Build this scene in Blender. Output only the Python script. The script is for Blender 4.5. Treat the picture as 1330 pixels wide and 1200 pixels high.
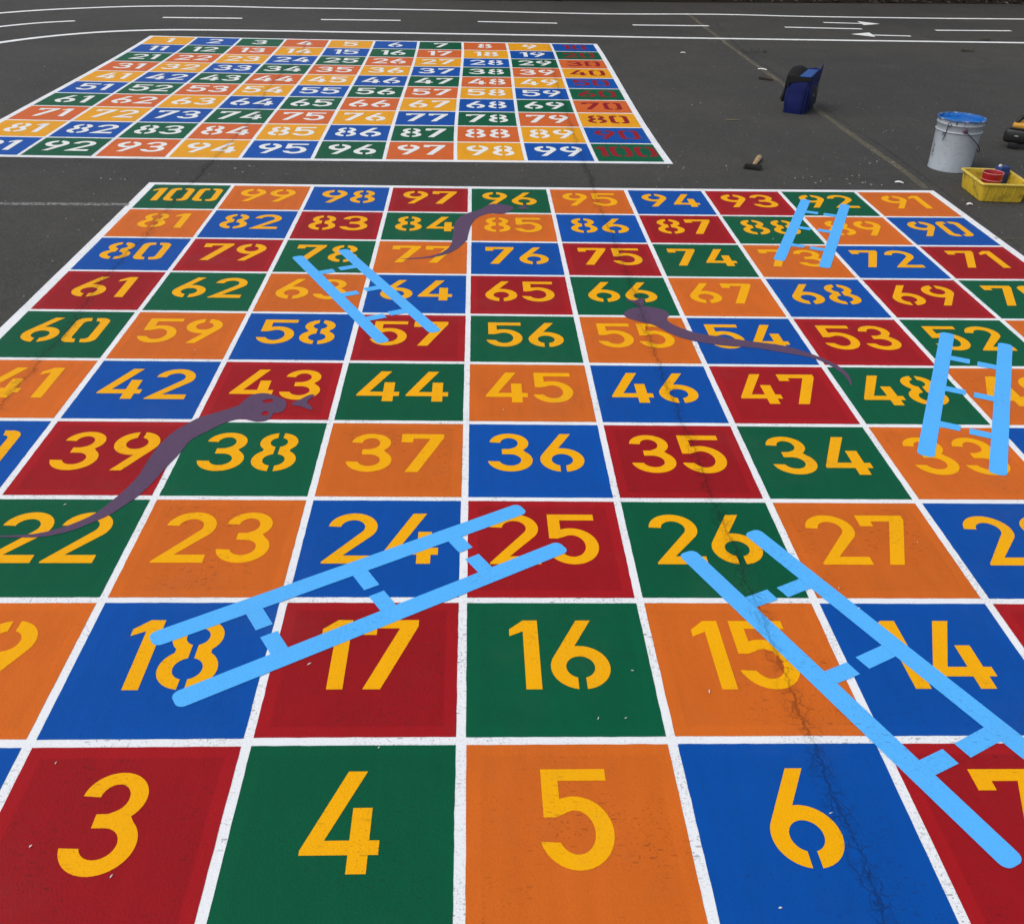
import bpy, bmesh, math, random
from mathutils import Vector, Matrix
from mathutils.geometry import tessellate_polygon
for o in list(bpy.data.objects): bpy.data.objects.remove(o)
scene = bpy.context.scene
SUN_EL, SUN_ROT = 52, 250          # sun high behind thin cloud
SUN, SKY, EXPO = 0.9, .14, 0.10
PAIL_H, BLOWER_RZ = .312, -.60
# camera, and outlines measured on the ground, in metres
NEAR = [[2.24673,2.24307],[-0.00132,4.44765],[0.01164,-0.03643],[-0.02772,0.18851],[4.48006,-0.0138],[-0.04874,0.09309],[0.07697,0.1389],[0.04254,0.018],[0.06092,0.10248],[0.06175,0.04067]]
FAR = [[0.81499,7.28936],[0.0251,4.49163],[-0.02006,0.04719],[-0.18943,0.16544],[4.41505,0.13292],[0.05951,0.00669],[0.1218,-0.05991],[0.03019,0.10831],[0.05203,0.06832],[0.09088,-0.11171]]
CAM = {'loc':[1.82396,-0.93349,1.58273],'f':1227.779,'pitch':0.565381,'roll':0.029508,'yaw':0.048319}
LADDERS = [{'rails':[[[1.0608,0.759],[1.9675,1.3057]],[[1.1653,0.5656],[2.0719,1.125]]],'ends':[[[1.319,0.8042],[1.5647,0.9521],[1.8042,1.1082]],[[1.3338,0.78],[1.5785,0.9287],[1.821,1.0799]]]},{'rails':[[[2.4057,1.0991],[2.8545,0.1361]],[[2.6082,1.1944],[3.0088,0.4144]]],'ends':[[[2.5976,0.9216],[2.7191,0.6565],[2.8395,0.3958]],[[2.6251,0.9291],[2.7462,0.673],[2.8717,0.4105]]]},{'rails':[[[0.9962,3.3403],[1.4764,2.4125]],[[1.1966,3.4358],[1.673,2.5124]]],'ends':[[[1.1911,3.1655],[1.3249,2.9123],[1.4593,2.6688]],[[1.2121,3.1834],[1.3518,2.9399],[1.4752,2.6872]]]},{'rails':[[[3.7092,4.3486],[3.2832,3.3636]],[[3.9096,4.2683],[3.4752,3.2734]]],'ends':[[[3.702,4.0991],[3.58,3.8316],[3.4664,3.5634]],[[3.7277,4.0869],[3.6129,3.8195],[3.49,3.5476]]]},{'rails':[[[3.7583,2.5498],[3.2773,1.5994]],[[3.9525,2.4522],[3.4642,1.4914]]],'ends':[[[3.7327,2.2867],[3.6031,2.0343],[3.4711,1.777]],[[3.7547,2.2699],[3.6272,2.0182],[3.4937,1.7593]]]}]
SNAKES = [{'body':[[0.9171,1.8268],[0.9411,1.8411],[0.9767,1.8663],[1.0154,1.8955],[1.0298,1.9102],[1.0378,1.9397],[1.0515,1.9773],[1.0768,1.9943],[1.1054,1.9947],[1.1292,1.9821],[1.1539,1.9636],[1.176,1.9489],[1.1869,1.9195],[1.1876,1.8903],[1.1814,1.8651],[1.1659,1.8543],[1.1515,1.8577],[1.1525,1.833],[1.1432,1.8085],[1.1247,1.798],[1.1009,1.7977],[1.0818,1.8078],[1.0559,1.8179],[1.0274,1.8072],[1.0048,1.7864],[0.978,1.7557],[0.9609,1.7289],[0.9449,1.7122],[0.9219,1.6768],[0.9097,1.5982],[0.8901,1.523],[0.8753,1.437],[0.8519,1.3619],[0.8236,1.3093],[0.8005,1.2673],[0.7626,1.23],[0.7195,1.1912],[0.6527,1.164],[0.5834,1.1639],[0.4989,1.1674],[0.4974,1.1709],[0.5796,1.1733],[0.639,1.1816],[0.6977,1.2128],[0.7408,1.2522],[0.765,1.2874],[0.7848,1.3392],[0.8044,1.3954],[0.8213,1.4649],[0.8234,1.5373],[0.8292,1.6286],[0.8518,1.725],[0.8866,1.7839]],'tongue':[[1.2026,1.927],[1.2215,1.9421],[1.2508,1.9838],[1.268,1.9893],[1.2718,1.9803],[1.2497,1.9313],[1.2694,1.9059],[1.2803,1.8842],[1.2738,1.8755],[1.2345,1.904],[1.2076,1.9073]],'eyes':[[[1.0984,1.9368],[1.1133,1.9518],[1.1346,1.9521],[1.139,1.9373],[1.1254,1.9246],[1.1078,1.9244]],[[1.1131,1.8501],[1.1187,1.8665],[1.1322,1.8681],[1.139,1.854],[1.1343,1.8384],[1.121,1.8354]]]},{'body':[[2.0461,4.1127],[2.0174,4.1602],[1.9649,4.1824],[1.9118,4.1848],[1.881,4.1293],[1.8582,4.0799],[1.7988,4.0296],[1.7553,3.9693],[1.7275,3.8884],[1.7189,3.7778],[1.7179,3.651],[1.7136,3.5295],[1.695,3.4605],[1.6635,3.4021],[1.6189,3.3631],[1.5677,3.3427],[1.5227,3.332],[1.4648,3.3263],[1.53,3.3194],[1.5941,3.3345],[1.6454,3.3547],[1.6967,3.3939],[1.7352,3.4523],[1.7611,3.5116],[1.7875,3.5923],[1.797,3.7169],[1.8071,3.8251],[1.8284,3.9154],[1.8577,3.9739],[1.9097,4.0229],[1.9537,4.0085],[1.9909,4.0195],[2.0145,4.0632]],'tongue':[[2.0474,4.108],[2.0772,4.1385],[2.1094,4.1819],[2.118,4.17],[2.0933,4.1271],[2.1217,4.1211],[2.1245,4.1019],[2.0754,4.0948]],'eyes':[]},{'body':[[2.443,2.7051],[2.4699,2.7555],[2.5141,2.7809],[2.5487,2.794],[2.5872,2.7787],[2.6247,2.7594],[2.6446,2.71],[2.616,2.6605],[2.6315,2.613],[2.6764,2.5579],[2.7446,2.51],[2.8183,2.4936],[2.8881,2.4629],[2.9593,2.4414],[3.0309,2.4236],[3.0945,2.3799],[3.1522,2.3219],[3.1984,2.257],[3.2167,2.2015],[3.2174,2.1394],[3.1992,2.0714],[3.1983,2.0937],[3.203,2.1392],[3.1958,2.1933],[3.1688,2.2565],[3.1321,2.3049],[3.067,2.337],[2.9987,2.361],[2.9176,2.3971],[2.8137,2.4054],[2.7288,2.4332],[2.6593,2.467],[2.6074,2.5198],[2.5778,2.5743],[2.5446,2.611],[2.4935,2.6384],[2.4578,2.6664]],'tongue':[[2.5126,2.793],[2.5141,2.826],[2.4768,2.8542],[2.4785,2.8668],[2.5243,2.8513],[2.5353,2.8811],[2.5614,2.8775],[2.5507,2.8394],[2.5487,2.794]],'eyes':[]}]
ROAD_HI = [[-3.8202,10.4815],[-3.5142,10.925],[-3.0803,11.3064],[-2.4476,11.6513],[-1.9679,11.8078],[-1.3342,11.8995],[-0.4855,11.9061],[0.2394,11.9616],[1.4698,12.0248],[3.3167,12.0192],[4.8993,12.2269],[6.0845,12.2233],[7.833,12.3372],[9.0417,12.4602],[10.0172,12.53]]
ROAD_LO = [[-2.9304,8.5257],[-2.7127,8.9961],[-2.3869,9.4363],[-1.9862,9.7651],[-1.5107,9.9604],[-0.9902,10.0368],[-0.1809,10.0853],[0.4523,10.1019],[2.4587,10.1793],[4.0379,10.2131],[5.7977,10.2893],[8.013,10.406],[8.9253,10.4415]]
DASHES = [[[-3.369,9.4898],[-3.1125,9.9581],[-2.8374,10.2659],[-2.5261,10.4702]],[[-1.6938,10.8685],[-0.8225,10.9412]],[[0.0621,10.9838],[0.9636,11.0587]],[[1.8567,11.1062],[2.7829,11.114]],[[3.6703,11.1086],[4.5862,11.1804]],[[5.5067,11.2146],[6.4375,11.2123]],[[7.3444,11.2422],[8.3191,11.3419]]]
ARROWS = [{'shaft':[[6.1241,11.6971],[6.5881,11.6839]],'head':[[6.6115,11.8799],[6.8258,11.6749],[6.5737,11.5329],[6.5881,11.6839]]},{'shaft':[[6.8387,10.7292],[6.401,10.7357]],'head':[[6.4201,10.9229],[6.1513,10.7687],[6.3737,10.5858],[6.401,10.7357]]}]
YELLOW = [[4.5365,12.1451],[4.513,10.6884],[4.5037,9.157],[4.5184,7.786],[4.5086,6.698],[4.5128,5.76],[4.5242,5.0675],[4.5126,4.6065]]
FADED = [[-0.982,4.0698],[-0.6652,4.0679],[-0.3502,4.0751],[-0.0012,4.0839]]
FADED2 = [[4.5173,3.7352],[4.6944,3.7303]]
CRACKS = [[[2.607,9.647],[2.5668,8.824],[2.5293,8.0731],[2.5117,6.0086],[2.5083,5.1147],[2.5165,4.8287],[2.5083,4.5179],[2.5111,4.0717],[2.522,3.756],[2.5178,3.5605],[2.5216,3.2075],[2.531,2.9316],[2.5268,2.677],[2.5174,2.3791],[2.5187,2.2442],[2.5197,2.1788],[2.5313,1.9212],[2.5219,1.7957],[2.5251,1.763],[2.5361,1.5987],[2.5382,1.3915],[2.5373,1.2455],[2.5421,1.136],[2.5442,1.0541],[2.542,0.9702],[2.5478,0.8819],[2.5475,0.794],[2.5478,0.6623],[2.5506,0.5514],[2.5599,0.4493],[2.5579,0.3781],[2.563,0.3183],[2.5672,0.2406],[2.566,0.1681],[2.5625,0.0943],[2.5625,0.0282],[2.5506,-0.0577]],[[0.1259,9.6572],[0.1445,9.3489],[0.1868,8.7041],[0.1744,7.9614],[0.1628,7.0847],[0.2504,6.2696],[0.2516,5.6627],[0.2371,5.2117],[0.2295,5.0049],[0.2353,4.6174],[0.2231,4.4838],[0.2218,4.2745],[0.2217,4.0326],[0.2192,3.8774],[0.2299,3.6088],[0.2067,3.2972],[0.2176,3.1518],[0.2057,3.0136],[0.2193,2.8087],[0.2305,2.6993],[0.2391,2.5711],[0.2491,2.405],[0.236,2.2593],[0.2457,2.1623],[0.2361,2.0246],[0.2385,1.893],[0.2304,1.6828]],[[4.7348,11.4676],[4.5881,9.6627],[4.5851,8.8522],[4.5936,7.9322],[4.5947,6.9901],[4.582,6.2381],[4.6151,5.6335],[4.6099,5.1268],[4.6074,4.6988],[4.5765,4.1364],[4.5845,3.5597]],[[6.8932,10.4814],[7.0018,9.9436],[7.0196,9.2235],[7.0507,8.4844],[7.1491,7.7076]]]
BED = [[0.0088,13.085],[0.6268,13.0201],[1.6487,13.0485],[2.688,13.1941],[4.6142,13.3856],[7.1131,13.7612],[9.9054,14.185],[11.2924,14.366]]
MISC = {'bag':[[4.1939,6.6075],[4.3418,6.5409],[4.5422,6.8605]],'brush':[[3.5214,4.9903],[3.5915,4.9595],[3.5927,5.1196],[3.6972,5.2938]],'pail':[[4.852,5.08]],'tub':[[4.7388,4.6738],[4.717,4.3575],[4.9585,4.3547]],'blower':[[5.4962,5.6305],[5.5483,5.5926]],'white_scrap':[[4.5012,8.3815],[4.3853,4.7062],[4.6315,4.2887],[3.9093,9.2047]],'stick':[[4.3565,7.943],[4.4528,7.8481]],'tan':[[3.6884,6.2906],[3.7962,6.3065]],'leaf':[[4.6791,9.345],[7.0339,9.7033],[7.6253,10.5265]]}
FLECKS = [[0.9969,0.2046],[1.1666,0.1398],[1.4454,0.6781],[2.1602,0.5074],[2.0996,0.5071],[2.1947,0.6512],[2.3615,0.5846],[2.5361,0.2568],[2.7785,0.9446],[3.0672,1.1431],[2.8044,0.8661],[0.6596,1.3179],[0.9721,0.3987],[2.3798,0.0578]]
CHIPS = [[3.8655,4.7722],[3.8935,4.7247],[4.05,4.799],[4.1217,4.87],[4.163,4.7395],[4.163,4.6589],[4.1988,4.9257],[4.4882,5.1377],[3.3954,5.0358],[3.096,4.9477],[4.9077,6.8361],[5.4059,6.8788],[3.5944,6.9187],[3.566,6.776],[4.8339,5.9982],[-0.4029,10.1014],[-0.1555,4.5487],[-0.2658,4.5426],[-1.8727,7.9139],[0.4439,4.7583]]
# ---------------------------------------------------------------- camera, sky, sun, exposure
def sky_and_camera():
    cam_d = bpy.data.cameras.new("camera"); cam = bpy.data.objects.new("camera", cam_d)
    scene.collection.objects.link(cam)
    cam_d.sensor_fit = 'HORIZONTAL'; cam_d.sensor_width = 36.0
    cam_d.lens = 36.0*CAM['f']/1330.0
    cam_d.clip_start = 0.05; cam_d.clip_end = 5000
    p, r, y = CAM['pitch'], CAM['roll'], CAM['yaw']
    fwd = Vector((math.sin(y)*math.cos(p), math.cos(y)*math.cos(p), -math.sin(p)))
    rt = Vector((math.cos(y), -math.sin(y), 0)); up = rt.cross(fwd)
    X = rt*math.cos(r)+up*math.sin(r); Y = up*math.cos(r)-rt*math.sin(r)
    m = Matrix((X, Y, -fwd)).transposed().to_4x4(); m.translation = Vector(CAM['loc'])
    cam.matrix_world = m
    scene.camera = cam
    w = bpy.data.worlds.new("World"); scene.world = w; w.use_nodes = True
    nt = w.node_tree; bg = nt.nodes['Background']
    sky = nt.nodes.new('ShaderNodeTexSky'); sky.sky_type = 'NISHITA'; sky.sun_disc = False
    sky.sun_elevation = math.radians(SUN_EL); sky.sun_rotation = math.radians(SUN_ROT)
    sky.dust_density = 3.0; sky.air_density = 1.0
    hs = nt.nodes.new('ShaderNodeHueSaturation'); hs.inputs['Saturation'].default_value = 0.30
    nt.links.new(sky.outputs[0], hs.inputs['Color']); nt.links.new(hs.outputs[0], bg.inputs['Color'])
    bg.inputs['Strength'].default_value = SKY
    sd = bpy.data.lights.new("sun", 'SUN'); sd.energy = SUN; sd.angle = math.radians(60); sd.color = (1, .97, .92)
    so = bpy.data.objects.new("sun", sd); scene.collection.objects.link(so)
    e, a = math.radians(SUN_EL), math.radians(SUN_ROT)
    d = Vector((math.sin(a)*math.cos(e), math.cos(a)*math.cos(e), math.sin(e)))   # towards the sun
    so.rotation_euler = d.to_track_quat('Z', 'Y').to_euler(); so.location = d*30
    vs = scene.view_settings; vs.view_transform = 'Standard'; vs.look = 'None'; vs.gamma = 1; vs.exposure = EXPO
    scene.cycles.max_bounces = 6
sky_and_camera()

# ---------------------------------------------------------------- helpers
def tag(o, label=None, cat=None, group=None, kind=None):
    if label: o['label'] = label
    if cat: o['category'] = cat
    if group: o['group'] = group
    if kind: o['kind'] = kind
    return o
def link(name, me, mat=None, parent=None):
    o = bpy.data.objects.new(name, me); scene.collection.objects.link(o)
    if mat: me.materials.append(mat)
    if parent: o.parent = parent
    return o
def empty(name, loc=(0, 0, 0), rz=0):
    o = bpy.data.objects.new(name, None); scene.collection.objects.link(o)
    o.empty_display_size = .1; o.location = loc; o.rotation_euler = (0, 0, rz); return o
def from_py(name, V, Fc, mat, parent=None, smooth=False):
    me = bpy.data.meshes.new(name); me.from_pydata([tuple(v) for v in V], [], Fc); me.update()
    if smooth:
        for p in me.polygons: p.use_smooth = True
    return link(name, me, mat, parent)
def from_bm(name, bm, mat, parent=None, smooth=True, angle=35):
    bmesh.ops.recalc_face_normals(bm, faces=bm.faces)
    me = bpy.data.meshes.new(name); bm.to_mesh(me); bm.free()
    if smooth:
        for p in me.polygons: p.use_smooth = True
        me.set_sharp_from_angle(angle=math.radians(angle))
    return link(name, me, mat, parent)
def flat(polys, z):
    """fill flat outlines (each a list of loops, the first outer, the rest holes)"""
    V, Fc = [], []
    for loops in polys:
        base = len(V); pts = [Vector((p[0], p[1], z)) for L in loops for p in L]
        tri = tessellate_polygon([[Vector((p[0], p[1], 0)) for p in L] for L in loops])
        V += pts
        for t in tri:
            a, b, c = [pts[i] for i in t]
            n = (b-a).cross(c-a).z
            if abs(n) < 1e-12: continue
            Fc.append([base+i for i in (t if n > 0 else t[::-1])])
    return V, Fc
def ribbon(pts, w, z, jitter=0.0, rnd=None, sub=1):
    P = [Vector((p[0], p[1])) for p in pts]
    if sub > 1:                                        # Catmull-Rom smoothing of the painted line
        Q = []
        for i in range(len(P)-1):
            p0, p1, p2, p3 = P[max(i-1, 0)], P[i], P[i+1], P[min(i+2, len(P)-1)]
            for k in range(sub):
                t = k/sub
                Q.append(.5*((2*p1)+(p2-p0)*t+(2*p0-5*p1+4*p2-p3)*t*t+(3*p1-p0-3*p2+p3)*t**3))
        Q.append(P[-1]); P = Q
    V, Fc = [], []
    for i, p in enumerate(P):
        d = (P[min(i+1, len(P)-1)]-P[max(i-1, 0)]).normalized(); n = Vector((-d.y, d.x))
        a = w/2+(rnd.uniform(-1, 1)*jitter if rnd else 0); b = w/2+(rnd.uniform(-1, 1)*jitter if rnd else 0)
        V += [(p.x+n.x*a, p.y+n.y*a, z), (p.x-n.x*b, p.y-n.y*b, z)]
        if i: k = 2*i; Fc.append([k-2, k-1, k+1, k])
    return V, Fc
def box(bm, c, s, rot=None, bevel=0.0, seg=2):
    r = bmesh.ops.create_cube(bm, size=1)
    vs = r['verts']
    for v in vs: v.co = Vector((v.co.x*s[0], v.co.y*s[1], v.co.z*s[2]))
    if bevel:
        es = list({e for v in vs for e in v.link_edges})
        rb = bmesh.ops.bevel(bm, geom=es, offset=bevel, segments=seg, affect='EDGES', profile=.5)
        vs = list({v for f in rb['faces'] for v in f.verts} | {v for v in vs if v.is_valid})
    M = Matrix.Translation(Vector(c)) @ (rot.to_4x4() if rot else Matrix.Identity(4))
    for v in vs: v.co = M @ v.co
    return vs
def tube(bm, pts, r, n=8, cap=True):
    P = [Vector(p) for p in pts]; rings = []
    R = r if isinstance(r, (list, tuple)) else [r]*len(P)
    up0 = Vector((0, 0, 1))
    for i, p in enumerate(P):
        d = (P[min(i+1, len(P)-1)]-P[max(i-1, 0)]).normalized()
        u = d.cross(up0)
        if u.length < 1e-3: u = d.cross(Vector((0, 1, 0)))
        u.normalize(); v = d.cross(u)
        rings.append([bm.verts.new(p+(u*math.cos(2*math.pi*k/n)+v*math.sin(2*math.pi*k/n))*R[i]) for k in range(n)])
    for a, b in zip(rings, rings[1:]):
        for k in range(n): bm.faces.new((a[k], a[(k+1) % n], b[(k+1) % n], b[k]))
    if cap: bm.faces.new(rings[0][::-1]); bm.faces.new(rings[-1])
def lathe(bm, prof, n=48, c=(0, 0, 0)):
    rings = []
    for r, z in prof:
        rings.append([bm.verts.new((c[0]+r*math.cos(2*math.pi*k/n), c[1]+r*math.sin(2*math.pi*k/n), c[2]+z)) for k in range(n)] if r > 1e-6 else [bm.verts.new((c[0], c[1], c[2]+z))])
    for a, b in zip(rings, rings[1:]):
        for k in range(n):
            if len(a) == 1 and len(b) == 1: continue
            if len(a) == 1: bm.faces.new((a[0], b[(k+1) % n], b[k]))
            elif len(b) == 1: bm.faces.new((a[k], a[(k+1) % n], b[0]))
            else: bm.faces.new((a[k], a[(k+1) % n], b[(k+1) % n], b[k]))
def srgb(r, g, b):
    return tuple((c/255/12.92 if c/255 <= .04045 else ((c/255+.055)/1.055)**2.4) for c in (r, g, b))+(1,)

# ---------------------------------------------------------------- node helpers
class NB:
    def __init__(s, nt): s.nt = nt
    def n(s, t, **kw):
        x = s.nt.nodes.new(t)
        for k, v in kw.items(): setattr(x, k, v)
        return x
    def put(s, sock, v):
        if isinstance(v, bpy.types.NodeSocket): s.nt.links.new(v, sock)
        else: sock.default_value = v
    def math(s, op, a, b=None, c=None, clamp=False):
        x = s.n('ShaderNodeMath', operation=op, use_clamp=clamp)
        s.put(x.inputs[0], a)
        if b is not None: s.put(x.inputs[1], b)
        if c is not None: s.put(x.inputs[2], c)
        return x.outputs[0]
    def step(s, v, lo, hi, a=0., b=1.):
        x = s.n('ShaderNodeMapRange', interpolation_type='SMOOTHSTEP')
        s.put(x.inputs[0], v)
        for i, q in zip((1, 2, 3, 4), (lo, hi, a, b)): s.put(x.inputs[i], q)
        return x.outputs[0]
    def noise(s, vec, scale, detail=2., rough=.5, dim='3D'):
        x = s.n('ShaderNodeTexNoise', noise_dimensions=dim)
        s.put(x.inputs['Vector'], vec); s.put(x.inputs['Scale'], scale); x.inputs['Detail'].default_value = detail; x.inputs['Roughness'].default_value = rough
        return x.outputs[0]
    def vor(s, vec, scale, feature='F1', rnd=1.):
        x = s.n('ShaderNodeTexVoronoi', feature=feature, voronoi_dimensions='2D')
        s.put(x.inputs['Vector'], vec); s.put(x.inputs['Scale'], scale); x.inputs['Randomness'].default_value = rnd
        return x
    def mapv(s, vec, rot=0, scale=(1, 1, 1), loc=(0, 0, 0)):
        x = s.n('ShaderNodeMapping'); s.put(x.inputs['Vector'], vec)
        x.inputs['Rotation'].default_value = (0, 0, rot); x.inputs['Scale'].default_value = scale; x.inputs['Location'].default_value = loc
        return x.outputs[0]
    def mix(s, f, a, b, mode='MIX'):
        x = s.n('ShaderNodeMix', data_type='RGBA', blend_type=mode)
        s.put(x.inputs[0], f); s.put(x.inputs[6], a); s.put(x.inputs[7], b)
        return x.outputs[2]
    def sep(s, vec):
        x = s.n('ShaderNodeSeparateXYZ'); s.put(x.inputs[0], vec); return x.outputs

def ground_group():
    """cracks, pits and grain of the tarmac, shared by the asphalt and every paint laid on it"""
    g = bpy.data.node_groups.new("ground_detail", 'ShaderNodeTree')
    for nme in ("Crack", "Pit", "Height", "Fine"): g.interface.new_socket(name=nme, in_out='OUTPUT', socket_type='NodeSocketFloat')
    b = NB(g); out = b.n('NodeGroupOutput')
    pos = b.n('ShaderNodeNewGeometry').outputs['Position']
    sx, sy, _ = b.sep(pos)
    wob = b.noise(pos, 5.0, 4., .7); wob2 = b.noise(pos, 38., 2., .6)
    shift = b.math('ADD', b.math('MULTIPLY', b.math('SUBTRACT', wob, .5), .055), b.math('MULTIPLY', b.math('SUBTRACT', wob2, .5), .03))
    crackle = b.vor(b.mapv(pos, .4), 34., 'DISTANCE_TO_EDGE').outputs[0]
    warp = b.n('ShaderNodeVectorMath', operation='ADD'); wn = b.n('ShaderNodeTexNoise'); b.put(wn.inputs['Vector'], pos); wn.inputs['Scale'].default_value = 40
    sc = b.n('ShaderNodeVectorMath', operation='SCALE'); b.put(sc.inputs[0], wn.outputs['Color']); sc.inputs['Scale'].default_value = .03
    b.put(warp.inputs[0], pos); b.put(warp.inputs[1], sc.outputs[0])
    crackle = b.vor(warp.outputs[0], 30., 'DISTANCE_TO_EDGE').outputs[0]
    fine_net = b.step(crackle, .02, .11, 1., 0.)
    width = b.math('MULTIPLY_ADD', b.noise(pos, 17., 2.), .013, -.0025)
    total = None
    for ci, pts in enumerate(CRACKS):
        pts = sorted(pts, key=lambda p: p[1])
        y0, y1 = pts[0][1], pts[-1][1]; xs = [p[0] for p in pts]; x0, x1 = min(xs), max(xs)
        t = b.math('DIVIDE', b.math('SUBTRACT', sy, y0), y1-y0)
        fc = b.n('ShaderNodeFloatCurve'); cu = fc.mapping.curves[0]
        for i, p in enumerate(pts):
            q = ((p[1]-y0)/(y1-y0), (p[0]-x0)/(x1-x0))
            if i == 0: cu.points[0].location = q
            elif i == len(pts)-1: cu.points[len(cu.points)-1].location = q
            else: cu.points.new(*q)
        for p in cu.points: p.handle_type = 'VECTOR'
        fc.mapping.update(); b.put(fc.inputs['Value'], t)
        f = b.math('MULTIPLY_ADD', fc.outputs[0], x1-x0, x0)
        slope = abs((pts[-1][0]-pts[0][0])/(y1-y0)); k = 1/math.sqrt(1+slope*slope)
        d = b.math('MULTIPLY', b.math('ABSOLUTE', b.math('ADD', b.math('SUBTRACT', sx, f), shift)), k)
        wide = (1.0, 1.0, .45, .4)[ci]; gaps = (0.2, .15, .42, .45)[ci]
        line = b.step(b.math('DIVIDE', d, b.math('MAXIMUM', b.math('MULTIPLY', width, wide), .0008)), .5, 1.2, 1., 0.)
        band = b.step(b.math('ADD', d, b.math('MULTIPLY', b.math('SUBTRACT', b.noise(pos, 9.), .5), .06)), .006, .036*wide, .85, 0.)
        m = b.math('MAXIMUM', line, b.math('MULTIPLY', band, b.math('MAXIMUM', fine_net, b.step(wob2, .40, .62, 0., .45))))
        m = b.math('MULTIPLY', m, b.step(b.noise(pos, 12., 4., .8), gaps+.02, gaps+.2, .12, 1.))
        inside = b.math('MULTIPLY', b.math('GREATER_THAN', t, 0.002), b.math('LESS_THAN', t, .998))
        m = b.math('MULTIPLY', m, inside)
        total = m if total is None else b.math('MAXIMUM', total, m)
    # pits: little dark holes, some stretched
    v1 = b.vor(pos, 85.); v1c = b.sep(v1.outputs['Color'])[0]
    p1 = b.math('MULTIPLY', b.step(v1.outputs['Distance'], .10, .2, 1., 0.), b.math('GREATER_THAN', v1c, .74))
    v2 = b.vor(b.mapv(pos, -.5, (24, 80, 1)), 1.); v2c = b.sep(v2.outputs['Color'])[0]
    p2 = b.math('MULTIPLY', b.step(v2.outputs['Distance'], .10, .22, 1., 0.), b.math('GREATER_THAN', v2c, .74))
    v3 = b.vor(b.mapv(pos, .9, (90, 190, 1)), 1.); v3c = b.sep(v3.outputs['Color'])[0]
    p3 = b.math('MULTIPLY', b.step(v3.outputs['Distance'], .12, .3, 1., 0.), b.math('GREATER_THAN', v3c, .70))
    area = b.step(b.noise(pos, 3.2, 3., .65), .42, .66)
    pit = b.math('MULTIPLY', b.math('MAXIMUM', b.math('MAXIMUM', p1, p2), b.math('MULTIPLY', p3, .7)), area)
    st = b.vor(pos, 150.).outputs['Distance']
    fine = b.noise(pos, 260., 3., .7)
    h = b.math('ADD', b.math('MULTIPLY', st, .7), fine)
    h = b.math('SUBTRACT', h, b.math('MULTIPLY', pit, .9))
    h = b.math('SUBTRACT', h, b.math('MULTIPLY', total, 6.))
    for i, v in enumerate((total, pit, h, fine)): b.put(out.inputs[i], v)
    return g
GD = ground_group()

def paint(name, col, border=0.0, pit=.75, wear=0.0, rough=.55, bump=.35, spec=.12, crack=.56, vary=.20):
    m = bpy.data.materials.new(name); m.use_nodes = True; b = NB(m.node_tree)
    bs = m.node_tree.nodes['Principled BSDF']
    gd = b.n('ShaderNodeGroup'); gd.node_tree = GD
    pos = b.n('ShaderNodeNewGeometry').outputs['Position']
    c = b.n('ShaderNodeRGB'); c.outputs[0].default_value = col; c = c.outputs[0]
    lo = b.noise(pos, 6., 4., .6)
    roll = b.noise(b.mapv(pos, .15, (30, 5, 1)), 1., 3., .6)
    v = b.math('MULTIPLY_ADD', b.math('ADD', lo, roll), vary, 1-vary)
    v = b.math('MULTIPLY', v, b.math('MULTIPLY_ADD', gd.outputs['Fine'], .22, .89))
    if border: v = b.math('MULTIPLY', v, b.math('MULTIPLY_ADD', b.n('ShaderNodeObjectInfo').outputs['Random'], .13, .94))   # each square its own coat
    if border:                                           # brushed edge of the square, rolled middle
        uv = b.n('ShaderNodeUVMap').outputs[0]
        ux, uy, _ = b.sep(uv)
        w1 = b.math('MULTIPLY', b.math('SUBTRACT', b.noise(pos, 60.), .5), .012)
        e = b.math('MINIMUM', b.math('MINIMUM', ux, b.math('SUBTRACT', 1., ux)), b.math('MINIMUM', uy, b.math('SUBTRACT', 1., uy)))
        inner = b.step(b.math('ADD', e, w1), .058, .075)
        v = b.math('MULTIPLY', v, b.math('SUBTRACT', 1+border*.35, b.math('MULTIPLY', inner, border)))
        pm = b.math('MULTIPLY', gd.outputs['Pit'], b.math('MULTIPLY_ADD', inner, .7, .3))
    else: pm = gd.outputs['Pit']
    c = b.mix(1., c, v, 'MULTIPLY')
    c = b.mix(b.math('MULTIPLY', pm, pit), c, b.mix(.78, c, (.012, .011, .010, 1)))
    c = b.mix(b.math('MULTIPLY', gd.outputs['Crack'], crack), c, b.mix(.72, c, (.004, .004, .004, 1)))
    c = b.mix(b.math('MULTIPLY', b.step(b.noise(pos, 1.7, 5., .7), .5, .75), .07), c, (.16, .15, .14, 1))     # dusty scuffs
    if wear:
        wn = b.step(b.noise(pos, 150., 3., .8), .52, .66)
        wa = b.step(b.noise(pos, 4.5, 3.), .44, .68)
        c = b.mix(b.math('MULTIPLY', b.math('MULTIPLY', wn, wa), wear), c, (.10, .10, .105, 1))
    b.put(bs.inputs['Base Color'], c)
    b.put(bs.inputs['Roughness'], b.math('MULTIPLY_ADD', lo, .2, rough-.1)); bs.inputs['Specular IOR Level'].default_value = spec
    bp = b.n('ShaderNodeBump'); bp.inputs['Strength'].default_value = bump; bp.inputs['Distance'].default_value = .0012
    b.put(bp.inputs['Height'], gd.outputs['Height']); b.put(bs.inputs['Normal'], bp.outputs[0])
    return m

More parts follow.
